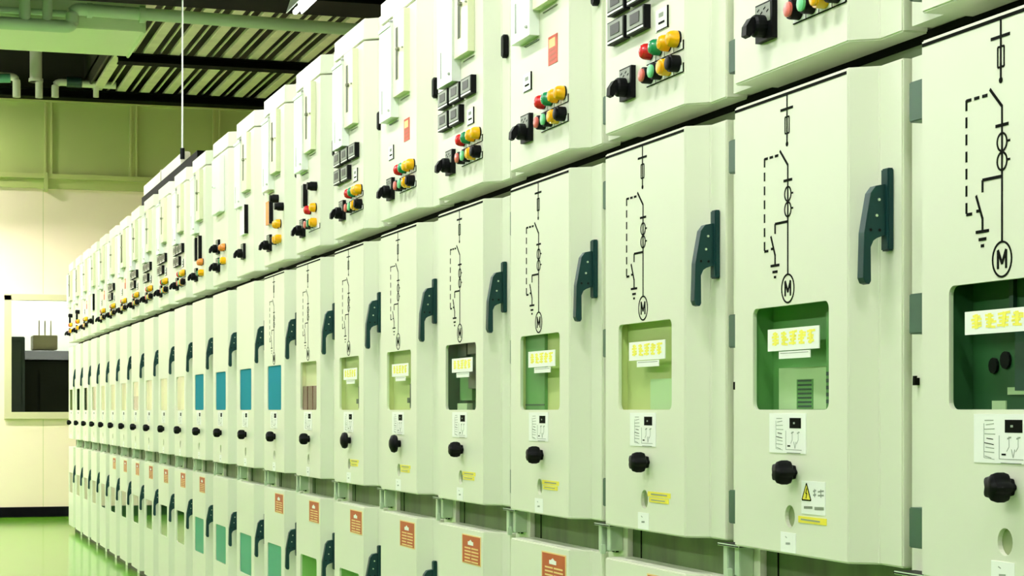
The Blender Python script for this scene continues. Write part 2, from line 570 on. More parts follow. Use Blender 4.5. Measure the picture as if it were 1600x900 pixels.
def m_lower_label():
    b = MB(True)
    u0, u1, z0, z1 = .236, .405, .6195, .6945
    b.box(u0, u1, .0, .0008, z0, z1, 1)
    b.box(u0 + .006, u1 - .006, .0008, .0012, z0 + .003, z1 - .003)
    r = random.Random(5)
    b.box(u0 + .056, u0 + .104, .0012, .0015, z1 - .026, z1 - .017, 2)
    b.prism([(u0 + .066, z1 - .017), (u0 + .094, z1 - .017), (u0 + .080, z1 - .012)], .0012, .0015, 'p', 2)
    for k in range(5):
        z = z1 - .034 - k * .0085
        b.stroke(u0 + .026, z, u0 + .074 + r.uniform(0, .01), z, .0036, .0012, .0015, m=3)
        b.stroke(u0 + .088, z, u1 - .030 + r.uniform(0, .012), z, .0036, .0012, .0015, m=3)
    return b.mesh('orange_notice', ['orange', 'orange_border', 'white', 'orange_border'])

def m_breaker(kind):
    b = MB(True)
    u0, u1, z0, z1 = WIN[0] - .004, WIN[1] + .004, WIN[2] - .004, WIN[3] + .004
    dp = -.20 if kind in ('dark', 'green', 'device') else -.060
    main = {'dark': 'in_dark', 'device': 'in_dark', 'green': 'in_green', 'olive': 'in_olive', 'half': 'in_olive', 'pale': 'in_olive', 'red': 'in_cream', 'blank': 'in_olive'}[kind]
    second = {'device': 'in_green', 'red': 'in_red', 'half': 'in_green', 'green': 'in_pale', 'pale': 'in_pale'}.get(kind, 'in_device')
    f = -.0072
    sq = .20 if dp < -.15 else .36
    pb = dp * sq
    b.box(u0, u1, pb - .004, pb, z0, z1)
    b.box(u0 - .004, u0, pb, f, z0, z1)
    b.box(u1, u1 + .004, pb, f, z0, z1)
    b.box(u0, u1, pb, f, z0 - .004, z0)
    b.box(u0, u1, pb, f, z1, z1 + .004)
    mats = [main, second, 'in_device', 'lamp_red', 'bezel', 'black', 'in_pale']
    def bx(a0, a1, b0, b1, c0, c1, m=0):
        b.box(a0 - (.024 if a0 != u0 else 0), a1 - .024, b0 * sq, b1 * sq, c0 + (.068 if c0 != z0 else 0), c1 + (.068 if c1 != z1 else 0), m)
    def lt(u, z, prof, *r):
        b.lathe(u - .024, z + .068, [(q, p * sq) for q, p in prof], *r)
    if kind == 'dark':
        bx(.23, .36, dp, -.12, .97, 1.06, 2)
        bx(.262, .286, -.12, -.118, 1.028, 1.045, 3)
        bx(.288, .302, -.12, -.117, 1.018, 1.045, 4)
        bx(.255, .325, -.12, -.118, 1.000, 1.003, 4)
        lt(.155, 1.005, [(.011, dp), (.011, dp + .02)], 12, 5)
        lt(.185, 1.012, [(.012, dp), (.012, dp + .02)], 12, 5)
        bx(.150, .185, dp, dp + .01, .945, .957, 6)
        bx(.190, .26, dp, dp + .012, .965, .975, 6)
        bx(.20, .21, dp, dp + .03, 1.08, 1.14, 2)
    if kind == 'green':
        bx(.14, .405, dp, -.15, .9455, 1.015, 1)
        bx(.21, .27, -.15, -.146, .9465, .995, 0)
        for k in range(7):
            bx(.215, .265, -.146, -.144, .949 + k * .007, .952 + k * .007, 2)
        bx(.352, .366, dp, -.06, .946, 1.10, 0)
        for k in range(5):
            bx(.353, .365, -.06, -.056, .955 + k * .011, .961 + k * .011, 2)
    if kind == 'half':
        bx(u0, .238, dp, dp + .02, z0, z1, 1)
        bx(u0, .238, dp + .02, dp + .022, .955, .958, 2)
    if kind == 'pale':
        bx(.24, .375, dp, dp + .02, .9455, 1.005, 1)
    if kind == 'red':
        for k in range(3):
            bx(.112 + k * .090, .188 + k * .090, dp, dp + .04, .9455, 1.030, 1)
    if kind == 'device':
        bx(.12, .20, dp, -.14, 1.085, 1.13, 2)
        bx(.22, .39, dp, -.13, 1.09, 1.13, 2)
        bx(.15, .26, dp, -.13, .97, 1.03, 1)
        bx(.24, .34, dp, -.11, 1.0, 1.045, 2)
        bx(.30, .38, dp, -.12, .955, .975, 1)
        bx(.13, .22, dp, -.12, .945, .962, 6)
    if kind == 'olive':
        bx(.33, .375, dp, dp + .03, .95, 1.02, 2)
        bx(.30, .345, dp, dp + .03, .965, .98, 2)
    return b.mesh('circuit_breaker', mats)

def m_lower_pan(kind):
    b = MB(True)
    u0, u1, z0, z1 = LWIN[0] - .004, LWIN[1] + .004, LWIN[2] - .004, LWIN[3] + .004
    b.box(u0, u1, -.080, -.076, z0, z1)
    b.box(u0 - .003, u0, -.080, -.0072, z0, z1)
    b.box(u1, u1 + .003, -.080, -.0072, z0, z1)
    b.box(u0, u1, -.080, -.0072, z0 - .003, z0)
    b.box(u0, u1, -.080, -.0072, z1, z1 + .003)
    return b.mesh('inspection_compartment', [kind])

# ---- instrument door furniture
def m_cover():
    b = MB(True)
    b.box(.078, .2195, .0, .024, 1.864, 2.138)
    b.box(.078, .2195, .0, .027, 2.128, 2.138)
    b.box(.112, .123, .024, .0252, 1.885, 1.955, 1)
    b.lathe(.203, 1.885, [(.004, .024), (.004, .030)], 8, 1)
    b.lathe(.203, 2.143, [(.006, .0), (.006, .024)], 8, 1)
    b.box(.118, .2195, .0, .004, 1.854, 1.857, 2)
    return b.mesh('relay_cover', ['white_box', 'grey', 'ink'], bevel=.0015)

def m_relay(dark=False):
    b = MB(True)
    b.box(.2225, .348, .0, .018, 1.920, 2.157)
    if dark:
        b.box(.245, .320, .0182, .0200, 1.950, 2.130, 1)
    else:
        b.box(.258, .284, .0182, .0192, 1.964, 2.115, 1)
    b.lathe(.294, 2.048, [(.006, .018), (.006, .028)], 10, 2)
    b.lathe(.340, 2.046, [(.003, .018), (.003, .023)], 8, 2)
    b.box(.250, .348, .0, .003, 1.908, 1.9105, 1)
    return b.mesh('protection_relay', ['relay', 'slot', 'black'], bevel=.0015)

def m_service_door():
    b = MB(True)
    b.box(.10, .33, .0, .022, 1.895, 2.145)
    b.lathe(.205, 2.015, [(.006, .022), (.006, .036)], 10, 1)
    return b.mesh('relay_cover', ['white_box', 'black'], bevel=.002)

def m_latch():
    b = MB(True)
    b.prism(rrect(.486, .512, 1.878, 1.936, .011), FL - .001, FL + .014, 'p')
    return b.mesh('door_latch', ['black'], bevel=.003)

def m_meter(u, z, dark):
    b = MB(True)
    b.box(u, u + .094, .0, .014, z, z + .046, 0)
    b.box(u + .004, u + .089, .014, .0155, z + .009, z + .043, 1)
    b.box(u + .022, u + .072, .0155, .0165, z + .016, z + .037, 2)
    b.box(u + .004, u + .089, .014, .0152, z + .0025, z + .0065, 3)
    return b.mesh('panel_meter', ['black', 'bezel', 'lcd', 'white'])

def m_label_plate(u, z):
    b = MB(True)
    b.box(u, u + .062, .0, .0012, z, z + .042)
    b.box(u + .0620, u + .0645, .0, .003, z, z + .042, 1)
    b.stroke(u + .008, z + .0015, u + .062, z + .0015, .002, .0012, .002, m=1)
    b.box(u + .018, u + .040, .0012, .0018, z + .026, z + .034, 2)
    b.stroke(u + .016, z + .015, u + .046, z + .015, .004, .0012, .0018, m=1)
    return b.mesh('device_label', ['white', 'ink', 'grey'])

def m_legend(z, u0, u1):
    b = MB(True)
    b.box(u0, u1, .0, .0012, z, z + .013)
    b.stroke(u0, z - .0008, u1, z - .0008, .0016, .0, .0018, m=1)
    b.box(u1, u1 + .0022, .0, .0022, z - .001, z + .016, 1)
    for k in range(1, 4):
        uu = u0 + (u1 - u0) * k / 4
        b.box(uu, uu + .0014, .0, .0018, z, z + .013, 1)
    return b.mesh('legend_plate', ['white', 'ink'])

def m_lamp(u, z, c):
    b = MB(True)
    b.lathe(u, z, [(.0160, .0), (.0160, .004), (.0158, .011), (.0148, .017), (.0115, .0225), (.0055, .025)], 18, ms=[1, 0, 0, 0, 0])
    return b.mesh('indicator_lamp', [c, 'black'], smooth=True)

def m_button(u, z, c):
    b = MB(True)
    b.lathe(u, z, [(.0160, .0), (.0160, .017), (.0155, .019), (.0125, .019), (.0125, .0235), (.011, .0245)], 18, ms=[1, 1, 1, 0, 0])
    return b.mesh('push_button', [c, c if 'yellow' in c else 'black'], smooth=True)

def m_rotary(u, z):
    b = MB(True)
    b.box(u, u + .066, .0, .010, z, z + .064, 0)
    b.box(u + .003, u + .060, .010, .0108, z + .030, z + .061, 1)
    for k in range(4):
        b.stroke(u + .010 + k * .012, z + .052 - (k % 2) * .006, u + .018 + k * .012, z + .055 - (k % 2) * .006, .003, .0108, .0112, m=2)
    b.lathe(u + .032, z + .024, [(.019, .010), (.019, .026), (.016, .030)], 18, 0)
    # pistol-grip handle
    b.prism([(.022, z + .038), (.036, z + .036), (.045, z + .022), (.046, z + .006), (.038, z + .003), (.031, z + .016), (.022, z + .014)], u + .022, u + .042, 'u', 0)
    return b.mesh('rotary_switch', ['black', 'bezel', 'ink'], bevel=.001)

def m_notice():
    b = MB(True)
    u0, u1, z0, z1 = .284, .347, 1.783, 1.847
    b.box(u0, u1, .0, .001, z0, z1)
    b.box(u0 + .006, u1 - .014, .001, .0013, z1 - .026, z1 - .006, 2)
    for k in range(3):
        b.stroke(u0 + .010, z0 + .010 + k * .011, u1 - .010, z0 + .011 + k * .011, .004, .001, .0013, m=1)
    return b.mesh('red_notice', ['red_label', 'orange', 'orange_border'])

def m_vertical_strip(u, z0, z1, w, c):
    b = MB(True)
    b.box(u, u + w, .0, .012, z0, z1)
    b.box(u + w, u + w + .006, .0, .016, z0, z1, 1)
    return b.mesh('nameplate', [c, 'black'])

def m_black_knob(u, z):
    b = MB(True)
    b.lathe(u, z, [(.016, .0), (.016, .02), (.013, .026), (.013, .034)], 16)
    return b.mesh('selector_knob', ['black'], smooth=True)

HOLES_M = [rrect(WIN[0], WIN[1], WIN[2], WIN[3], .013), circle(.221, .838, .0185)]

CAB = {
 0: ('M', 'dark', 'beige switchgear cabinet nearest the camera, cut off by the right edge of the photo'),
 1: ('S', 'green', 'beige switchgear cabinet with dark green window and a yellow triangle warning sticker below it'),
 2: ('M', 'pale', 'beige switchgear cabinet with pale olive window and a double yellow sticker under its knob'),
 3: ('S', 'half', 'beige switchgear cabinet whose window is half dark, half olive, fourth from the near end'),
 4: ('M', 'device', 'beige switchgear cabinet with dark green cluttered window, fifth from the near end'),
 5: ('S', 'olive', 'beige switchgear cabinet with olive window, round knob and red notice, sixth from the near end'),
 6: ('M', 'olive', 'beige switchgear cabinet with olive window, round knob and panel meters, seventh from the near end'),
 7: ('P', 'red', 'beige switchgear cabinet with three dark red blocks behind its window'),
 8: ('Q', 'film', 'beige switchgear cabinet with nearest blue window and a red strip on its upper door'),
 9: ('R', 'film', 'beige switchgear cabinet with second nearest blue window and one lone rotary switch'),
 10: ('T', 'film', 'beige switchgear cabinet with third nearest blue window and two stacked rotary switches'),
 11: ('U', 'film', 'beige switchgear cabinet with the farthest blue window in the row'),
 12: ('M', 'blank', 'beige switchgear cabinet directly beyond the farthest blue window'),
 13: ('M', 'blank', 'beige switchgear cabinet second beyond the farthest blue window'),
 14: ('M', 'blank', 'beige switchgear cabinet third beyond the farthest blue window'),
 15: ('M', 'red', 'beige switchgear cabinet fourth beyond the blue windows, with a red streak in its window'),
 16: ('S', 'blank', 'beige switchgear cabinet fifth beyond the farthest blue window'),
 17: ('M', 'blank', 'beige switchgear cabinet sixth beyond the farthest blue window'),
 18: ('S', 'blank', 'beige switchgear cabinet fifth from the far end of the row'),
 19: ('R', 'dark', 'beige switchgear cabinet fourth from the far end, with a dark window and lone rotary switch'),
 20: ('S', 'dark', 'beige switchgear cabinet third from the far end, with a dark window'),
 21: ('P', 'dark', 'beige switchgear cabinet second from the far end of the row'),
 22: ('P', 'blank', 'beige switchgear cabinet at the far end of the row, beside the wall window'),
}
GRP = 'switchgear cabinets standing in one long row'

for n in range(NCAB):
    typ, win, lab = CAB[n]
    cab = bpy.data.objects.new('switchgear_cabinet', None)
    COL.objects.link(cab)
    cab.empty_display_size = .2
    cab.location = (D, Y0 + n * W, 0)
    cab['label'] = lab
    cab['category'] = 'electrical cabinet'
    cab['group'] = GRP
    film = win == 'film'
    def P(name, key, fn, parent, label=None):
        return link(name, cached(key, fn), parent, label)
    P('carcass', 'carcass', m_carcass, cab)
    P('top_cover', 'header', m_header, cab)
    P('plinth', 'plinth', m_plinth, cab, 'black plinth')
    P('door_seal', 'seal', m_gap_shade, cab, 'black door seal')
    P('lock_pin', 'pin', m_pin, cab)
    P('recess_strip', 'strip', m_strip, cab)
    P('hinge_bracket', 'bracket', m_bracket, cab)

    # ---- breaker door
    bd = P('breaker_door', 'bdoor', lambda: door_mesh(ZM0, ZM1, HOLES_M), cab)
    P('racking_port', 'port', lambda: m_port(.221, .838), bd)
    if film:
        P('window_film', 'film', lambda: m_film(WIN), bd, 'blue film over the window')
    else:
        P('circuit_breaker', ('brk', win), lambda: m_breaker(win), cab)
        P('window_pane', ('pane', n > 11), lambda: m_pane(WIN, 'pane_gloss' if n > 11 else 'pane'), bd)
        if n <= 6:
            if n == 0:
                P('name_sign', 'sign0', lambda: m_sign(.118, .312, 1.1150, 1.1465, False), bd, 'white sign with yellow characters')
            else:
                P('name_sign', 'sign', lambda: m_sign(.1345, .325, 1.1105, 1.1470, True), bd, 'white sign with yellow characters')
    if n <= 8:
        P('mimic_diagram', ('mimic', n > 4), lambda: m_mimic(.75 if n > 4 else 1.0), bd, 'black line diagram')
    P('door_handle', 'handle', m_handle, bd)
    P('handle_bar', 'bar', m_bar, bd)
    P('star_knob', ('knob', n in (5, 6)), lambda: m_knob(n in (5, 6)), bd)
    P('instruction_placard', 'placard', m_placard, bd)
    P('port_tag', 'tag', m_tag, bd)
    if n == 1:
        P('warning_sticker', 'warn', m_warning, bd, 'white sticker with yellow triangle')
        P('caution_sticker', 'caution1', lambda: m_caution('low'), bd)
    elif 2 <= n <= 6:
        P('caution_sticker', 'caution2', lambda: m_caution('two'), bd)
    for zz in (1.4340, 1.1234, .8107):      # on the post to the right: they carry the next door
        P('door_hinge', ('hinge', zz), lambda: m_hinge(zz, .059), cab)

    # ---- cable door
    cd = P('cable_door', 'cdoor', lambda: door_mesh(ZL0, ZL1, [rrect(*LWIN, .013)]), cab)
    if film:
        o = P('window_film', 'lfilm', lambda: m_film(LWIN, 'blue_gloss'), cd, 'blue film over the window')
    else:
        kind = 'in_lime' if n <= 7 else 'in_green'
        P('inspection_compartment', ('lpan', kind), lambda: m_lower_pan(kind), cab)
        P('window_pane', ('lpane', n > 7), lambda: m_pane(LWIN, 'pane_gloss' if n > 7 else 'pane'), cd)
    for nm, ky, fn in (('door_handle', 'handle', m_handle), ('handle_bar', 'bar', m_bar)):
        o = P(nm, ky, fn, cd)
        o.location.z = -.785
    if n not in (9, 10, 18, 19, 20, 21, 22):
        P('orange_notice', 'lnotice', m_lower_label, cd, 'orange notice with pale print')

    # ---- instrument door
    idr = P('instrument_door', 'idoor', lambda: door_mesh(ZU0, ZU1, []), cab)
    P('door_latch', 'latch', m_latch, idr)
    for zz in (1.6120, 2.06):
        P('door_hinge', ('hinge', zz), lambda: m_hinge(zz, .059), cab)
    if typ == 'T':
        P('relay_cover', 'sdoor', m_service_door, idr)
    else:
        P('relay_cover', 'cover', m_cover, idr)
        dk = n in (16, 21, 22)
        P('protection_relay', ('relay', dk), lambda: m_relay(dk), idr)
    US = (.258, .306, .351, .394)
    def lamps(z, cols):
        for u, c in zip(US, cols):
            if c:
                P('indicator_lamp', ('lamp', u, z, c), lambda: m_lamp(u, z, c), idr, c.replace('lamp_', '') + ' lamp')
    def buttons(z, cols):
        for u, c in zip(US, cols):
            if c:
                P('push_button', ('button', u, z, c), lambda: m_button(u, z, c), idr)
    def rotary(u, z):
        P('rotary_switch', ('rot', u, z), lambda: m_rotary(u, z), idr)
    def legend(z):
        P('legend_plate', ('leg', z), lambda: m_legend(z, .236, .420), idr)
    RGYY = ('lamp_red', 'lamp_green', 'lamp_yellow', 'lamp_yellow')
    RGYK = ('cap_red', 'cap_green', 'lamp_yellow', 'black')
    if typ in 'MS':
        lamps(1.7060, RGYY)
        buttons(1.6600, RGYK)
        legend(1.6420)
        legend(1.6845)
        rotary(.108, 1.631)
    if typ == 'M':
        for k in range(3):
            P('panel_meter', ('meter', k, 1), lambda: m_meter(.050 + k * .110, 1.812, False), idr)
        for k in range(2):
            P('panel_meter', ('meter', k, 0), lambda: m_meter(.050 + k * .110, 1.7535, False), idr)
        P('device_label', 'dlabM', lambda: m_label_plate(.282, 1.738), idr)
    if typ == 'S':
        P('red_notice', 'rnotice', m_notice, idr, 'red notice')
        P('device_label', 'dlabS', lambda: m_label_plate(.100, 1.750), idr)
    if typ == 'P':
        P('nameplate', 'plateP', lambda: m_vertical_strip(.150, 1.735, 1.815, .05, 'bezel'), idr)
        P('selector_knob', 'skP', lambda: m_black_knob(.36, 1.790), idr)
        lamps(1.717, ('lamp_red', None, 'lamp_yellow', None))
        buttons(1.665, ('cap_red', 'lamp_green', 'lamp_yellow', None))
        legend(1.6420)
        rotary(.106, 1.631)
    if typ == 'Q':
        P('nameplate', 'plateQ', lambda: m_vertical_strip(.10, 1.735, 1.825, .09, 'lamp_orange'), idr, 'red strip')
        P('selector_knob', 'skQ', lambda: m_black_knob(.40, 1.780), idr)
        P('selector_knob', 'skQ2', lambda: m_black_knob(.30, 1.820), idr)
        lamps(1.721, (None, 'lamp_yellow', 'lamp_yellow', None))
        buttons(1.663, ('black', 'lamp_yellow', 'lamp_yellow', None))
        rotary(.106, 1.631)
    if typ == 'R':
        P('nameplate', 'plateR', lambda: m_vertical_strip(.15, 1.745, 1.865, .13, 'white'), idr, 'white plate')
        rotary(.16, 1.645)
    if typ == 'T':
        lamps(1.735, (None, 'lamp_orange', 'lamp_orange', None))
        buttons(1.675, (None, 'lamp_green', 'lamp_yellow', None))
        rotary(.14, 1.717)
        rotary(.14, 1.635)
    if typ == 'U':
        P('nameplate', 'plateU', lambda: m_vertical_strip(.12, 1.735, 1.845, .06, 'bezel'), idr)
        P('nameplate', 'plateU2', lambda: m_vertical_strip(.24, 1.735, 1.845, .06, 'bezel'), idr)
        lamps(1.717, (None, 'lamp_orange', 'lamp_orange', None))
        buttons(1.665, (None, 'lamp_green', 'lamp_yellow', None))
        rotary(.12, 1.635)

# ------------------------------------------------------------------ the room
XL, XR, YB, YF, HC = -5.0, 4.2, -4.0, YWALL, 4.02
def S(name, b, mats, parent=None):
    return link(name, b.mesh(name, mats), parent, kind='structure')

S('floor', MB().box(XL, XR, YB, YF, -.1, 0), ['floor'])
S('wall_left', MB().box(XL - .1, XL, YB, YF, 0, 4.66), ['wall_side'])
S('wall_right', MB().box(XR, XR + .1, YB, YF, 0, 4.66), ['wall'])
S('wall_rear', MB().box(XL, XR, YB - .1, YB, 0, 4.66), ['wall_side'])
# far wall with the window opening
WX0, WX1, WZ0, WZ1 = at(10, 600, YWALL)[0], 2.20, at(50, 652, YWALL)[2], at(50, 462, YWALL)[2]
b = MB()
b.box(XL, WX0, YF, YF + .12, 0, 3.20)
b.box(WX1, XR, YF, YF + .12, 0, 3.20)
b.box(WX0, WX1, YF, YF + .12, 0, WZ0)
b.box(WX0, WX1, YF, YF + .12, WZ1, 3.20)
for xs in (at(67, 400, YWALL)[0], 2.72, .22, -.98, -2.2, -3.4):
    for q0, q1 in (((.09, WZ0 - .02), (WZ1 + .02, 3.1)) if WX0 < xs < WX1 else ((.09, 3.1),)):
        b.box(xs, xs + .004, YF - .001, YF + .01, q0, q1, 1)
S('wall_far', b, ['wall', 'trim'])
S('wall_far_upper', MB().box(XL, XR, YF, YF + .12, 3.20, 3.955), ['wall_upper'])
S('wall_far_top', MB().box(XL, XR, YF + .04, YF + .12, 3.955, 4.66), ['wall_dark'])  # darkness of the open space above the wall, painted as a strip
S('baseboard_far', MB().box(XL, XR, YF - .015, YF, 0, .097), ['base'])
b = MB()
b.box(XL, XR, YF - .07, YF, 3.205, 3.250)
b.box(XL, XR, YF - .03, YF, 3.115, 3.205)
S('trim_1', b, ['trim'])
b = MB()
b.box(XL, XR, YF - .05, YF + .02, 3.935, 3.967)
S('trim_2', b, ['trim'])
for k in range(-8, 4):
    xs = at(69, 200, YWALL)[0] + k * (at(202, 200, YWALL)[0] - at(69, 200, YWALL)[0])
    if XL < xs < XR - .1:
        b = MB()
        b.box(xs, xs + .016, YF - .03, YF, 3.250, 3.935)
        b.box(xs + .016, xs + .058, YF - .012, YF, 3.250, 3.935)
        b.box(xs + .058, xs + .074, YF - .03, YF, 3.250, 3.935)
        S('trim_%d' % (12 + k), b, ['trim'])
S('trim_20', MB().box(at(68, 280, YWALL)[0], at(74, 280, YWALL)[0], YF - .085, YF, 3.085, 3.26), ['trim'])

# window
wf = MB()
wf.box(WX0 - .02, WX1 + .02, YF - .03, YF + .06, WZ1 - .045, WZ1 + .012)
wf.box(WX0 - .02, WX1 + .02, YF - .04, YF + .06, WZ0 - .014, WZ0 + .05)
wf.box(WX0 - .02, WX0 + .045, YF - .03, YF + .06, WZ0, WZ1)
wf.box(WX1 - .045, WX1 + .02, YF - .03, YF + .06, WZ0, WZ1)
win = S('window_1', wf, ['frame'])
link('glass_pane', MB().box(WX0 + .045, WX1 - .045, YF + .015, YF + .021, WZ0 + .05, WZ1 - .045).mesh('glass_pane', ['pane']), win)

# the room seen through the window
AX0, AX1, AY1, AH = -.6, 4.2, 22.5, 2.9
S('floor_annex', MB().box(AX0, AX1, YF + .12, AY1, -.1, 0), ['annex_dark'])
S('ceiling_annex', MB().box(AX0, AX1, YF + .12, AY1, AH, AH + .1), ['annex'])
S('wall_annex_back', MB().box(AX0, AX1, AY1, AY1 + .1, 0, AH), ['annex'])
S('wall_annex_left', MB().box(AX0 - .1, AX0, YF + .12, AY1, 0, AH), ['annex'])
S('wall_annex_right', MB().box(AX1, AX1 + .1, YF + .12, AY1, 0, AH), ['annex'])
cz0 = at(60, 548, 20.5)[2]
b = MB()
b.box(.9, 3.4, 20.5, 21.2, 0, cz0 - .10)
b.prism([(20.35, cz0 - .10), (21.2, cz0 - .10), (21.2, cz0 + .02), (20.50, cz0)], .9, 3.4, 'u', 0)
b.box(1.40, 1.42, 20.48, 20.5, .1, cz0 - .2, 1)
b.box(1.95, 1.97, 20.48, 20.5, .1, cz0 - .2, 1)
link('control_console', b.mesh('control_console', ['annex_dark', 'annex_blue'], bevel=.01), label='dark control console in the room behind the wall window', cat='console')
lx0, lx1, lz = at(12, 530, 19.8)[0], at(39, 530, 19.8)[0], at(25, 526, 19.8)[2]
b = MB()
b.box(lx0, lx1, 19.8, 20.3, 0, lz)
b.box(lx0 + .03, lx1 - .03, 19.785, 19.8, .1, lz - .04)
b.box(lx1 - .05, lx1 - .035, 19.77, 19.785, .8, .95)
link('equipment_locker', b.mesh('equipment_locker', ['annex_blue'], bevel=.008), label='dark blue grey locker at the left side behind the wall window', cat='locker')
bx0, bx1, bz0, bz1 = at(52, 530, 20.7)[0], at(90, 530, 20.7)[0], cz0 + .02, at(70, 524, 20.7)[2]
b = MB()
b.box(bx0, bx1, 20.7, 21.1, bz0, bz1)
b.box(bx0 + .02, bx1 - .02, 20.69, 20.7, bz0 + .02, bz1 - .02)
for k in range(3):
    b.box(bx0 + .06 + k * .06, bx0 + .072 + k * .06, 20.8, 20.82, bz1, bz1 + .16)
link('equipment_box', b.mesh('equipment_box', ['frame'], bevel=.006), label='pale grey equipment box on the dark console behind the window', cat='box')
def fixture(x, y, z, L, label, group=None, along='y', wid=.16, trough=False, tube_mat='tube', top=4.625):
    e = bpy.data.objects.new('fluorescent_light', None)
    COL.objects.link(e)
    e.location = (x, y, z)
    e['label'] = label
    e['category'] = 'ceiling light'
    if group: e['group'] = group
    k = ('fix', L, wid, along, trough, tube_mat)
    def body():
        b = MB()
        h = wid / 2
        prof = [(-h, .014), (-h * .45, .10), (h * .45, .10), (h, .014), (h - .006, .014), (h * .4, .085), (-h * .4, .085), (-h + .006, .014)]
        if trough:
            prof = [(-h, 0), (-h * .6, .09), (h * .6, .09), (h, 0), (h - .008, 0), (h * .55, .08), (-h * .55, .08), (-h + .008, 0)]
        if along == 'y':
            vs = prof
            b.prism([(a, c) for a, c in vs], -L / 2, L / 2, 'p')
        else:
            b.prism([(a, c) for a, c in prof], -L / 2, L / 2, 'u')
        return b.mesh('housing', ['housing'])
    def tube():
        b = MB()
        zt = .058 if trough else .018
        for o in ((-.03, .03) if wid > .12 else (0,)):
            b.tube([(o, -L / 2 + .03, zt), (o, L / 2 - .03, zt)] if along == 'y' else [(-L / 2 + .03, o, zt), (L / 2 - .03, o, zt)], .014, 8)
        return b.mesh('tube', [tube_mat])
    link('lamp_housing', cached(k + ('h',), body), e)
    link('fluorescent_tube', cached(k + ('t',), tube), e)
    def rods():
        b = MB()
        for o in (-L * .35, L * .35):
            b.tube([(0, o, .09), (0, o, top - z)] if along == 'y' else [(o, 0, .09), (o, 0, top - z)], .006, 6)
        return b.mesh('hanger', ['beam'])
    link('lamp_hanger', cached(k + ('r', round(top - z, 3)), rods), e)
    return e

fixture(1.6, 21.6, 2.72, 1.2, 'fluorescent light in the bright room behind the wall window', along='x', top=2.905)
for x in (.42, -2.4):
    for k in range(8):
        fixture(x, -2.3 + k * 2.45, 3.2, 1.25, 'white fluorescent light hung above the aisle left of the cabinets', 'aisle lights', top=3.765 if k == 7 else 4.625)
fixture(-.10, 18.25, 3.80, .6, 'white fluorescent light high up beside the far wall, left of the pipes', along='x', tube_mat='tube_bright')  # unseen lamp added to light the left of the upper wall
for k in range(3):
    fixture(.15 - k * 1.5, 17.6, 3.20, 1.25, 'white trough light hung low in front of the far wall, left of the window', 'wall lights', along='x', wid=.24, trough=True, tube_mat='tube_bright')  # unseen lamps added to brighten the lower far wall
fixture(2.28, 10.88, 3.37, 1.3, 'white fluorescent light hanging above the cabinet row, top of photo', None, wid=.10, top=4.03)

# ceiling: ribbed steel deck, ribs running along the room
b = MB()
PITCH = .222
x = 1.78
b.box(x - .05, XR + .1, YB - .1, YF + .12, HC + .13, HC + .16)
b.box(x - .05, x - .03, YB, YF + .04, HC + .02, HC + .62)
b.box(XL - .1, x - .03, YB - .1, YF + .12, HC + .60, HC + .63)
S('ceiling', b, ['wall_dark'])  # dark sheet paints the unlit gaps between planks and the void at left
k = 0
b = MB()
while x < XR - .1:
    b.prism([(x, HC + .03), (x, HC + .004), (x + .006, HC), (x + .076, HC), (x + .082, HC + .004), (x + .082, HC + .03)], YB, YF + .04, 'p')
    b.box(x + .143, x + .155, YB, YF + .04, HC + .015, HC + .03)
    x += PITCH
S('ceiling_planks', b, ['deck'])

def beam(y, z0, h, w, label, x0=XL):
    b = MB()
    b.box(x0, XR, y - w / 2, y + w / 2, z0, z0 + .012)
    b.box(x0, XR, y - w / 2, y + w / 2, z0 + h - .012, z0 + h)
    b.box(x0, XR, y - .006, y + .006, z0 + .012, z0 + h - .012)
    o = link('ceiling_beam', b.mesh('ceiling_beam', ['beam']), label=label, cat='beam')
    return o
beam(16.72, 3.945, .075, .17, 'dark steel beam crossing under the ribbed ceiling, in front of the wall', 1.80)
beam(18.78, 3.938, .082, .20, 'dark steel beam along the top of the far wall')
beam(13.55, 3.85, .17, .50, 'wide dark steel beam crossing the ceiling above the green pipe')
for k, y in enumerate((10.9, 7.9, 4.9)):
    beam(y, 3.85, .17, .3, ('dark steel beam over the %s of the cabinet row' % ('far half', 'middle', 'near half')[k]))

# duct
b = MB()
b.box(-4.9, 1.75, 14.43, 15.47, 3.78, 4.0)
for xs in (1.742, .5, -.8):
    b.box(xs - .012, xs + .012, 14.415, 15.485, 3.768, 4.005)
for xs in (1.2, -.4, -2.0, -3.6):
    b.box(xs, xs + .03, 14.94, 14.97, 3.99, 4.625)
link('air_duct', b.mesh('air_duct', ['duct'], bevel=.006), label='wide pale green rectangular air duct under the ceiling, upper left', cat='duct')

def bend(p, d0, d1, r, n=5):
    """points rounding the corner at p between incoming direction d0 and outgoing d1"""
    p, d0, d1 = Vector(p), Vector(d0), Vector(d1)
    out = []
    for i in range(n + 1):
        t = i / n
        a, c = p - d0 * r, p + d1 * r
        out.append(tuple((1 - t) ** 2 * a + 2 * t * (1 - t) * p + t * t * c))
    return out

def pipe(name, pts, r, mat, label, extra=None, cat='pipe'):
    b = MB()
    b.tube(pts, r)
    if extra:
        for q0, q1, rr in extra:
            b.tube([q0, q1], rr)
    return link(name, b.mesh(name, [mat], smooth=True), label=label, cat=cat)

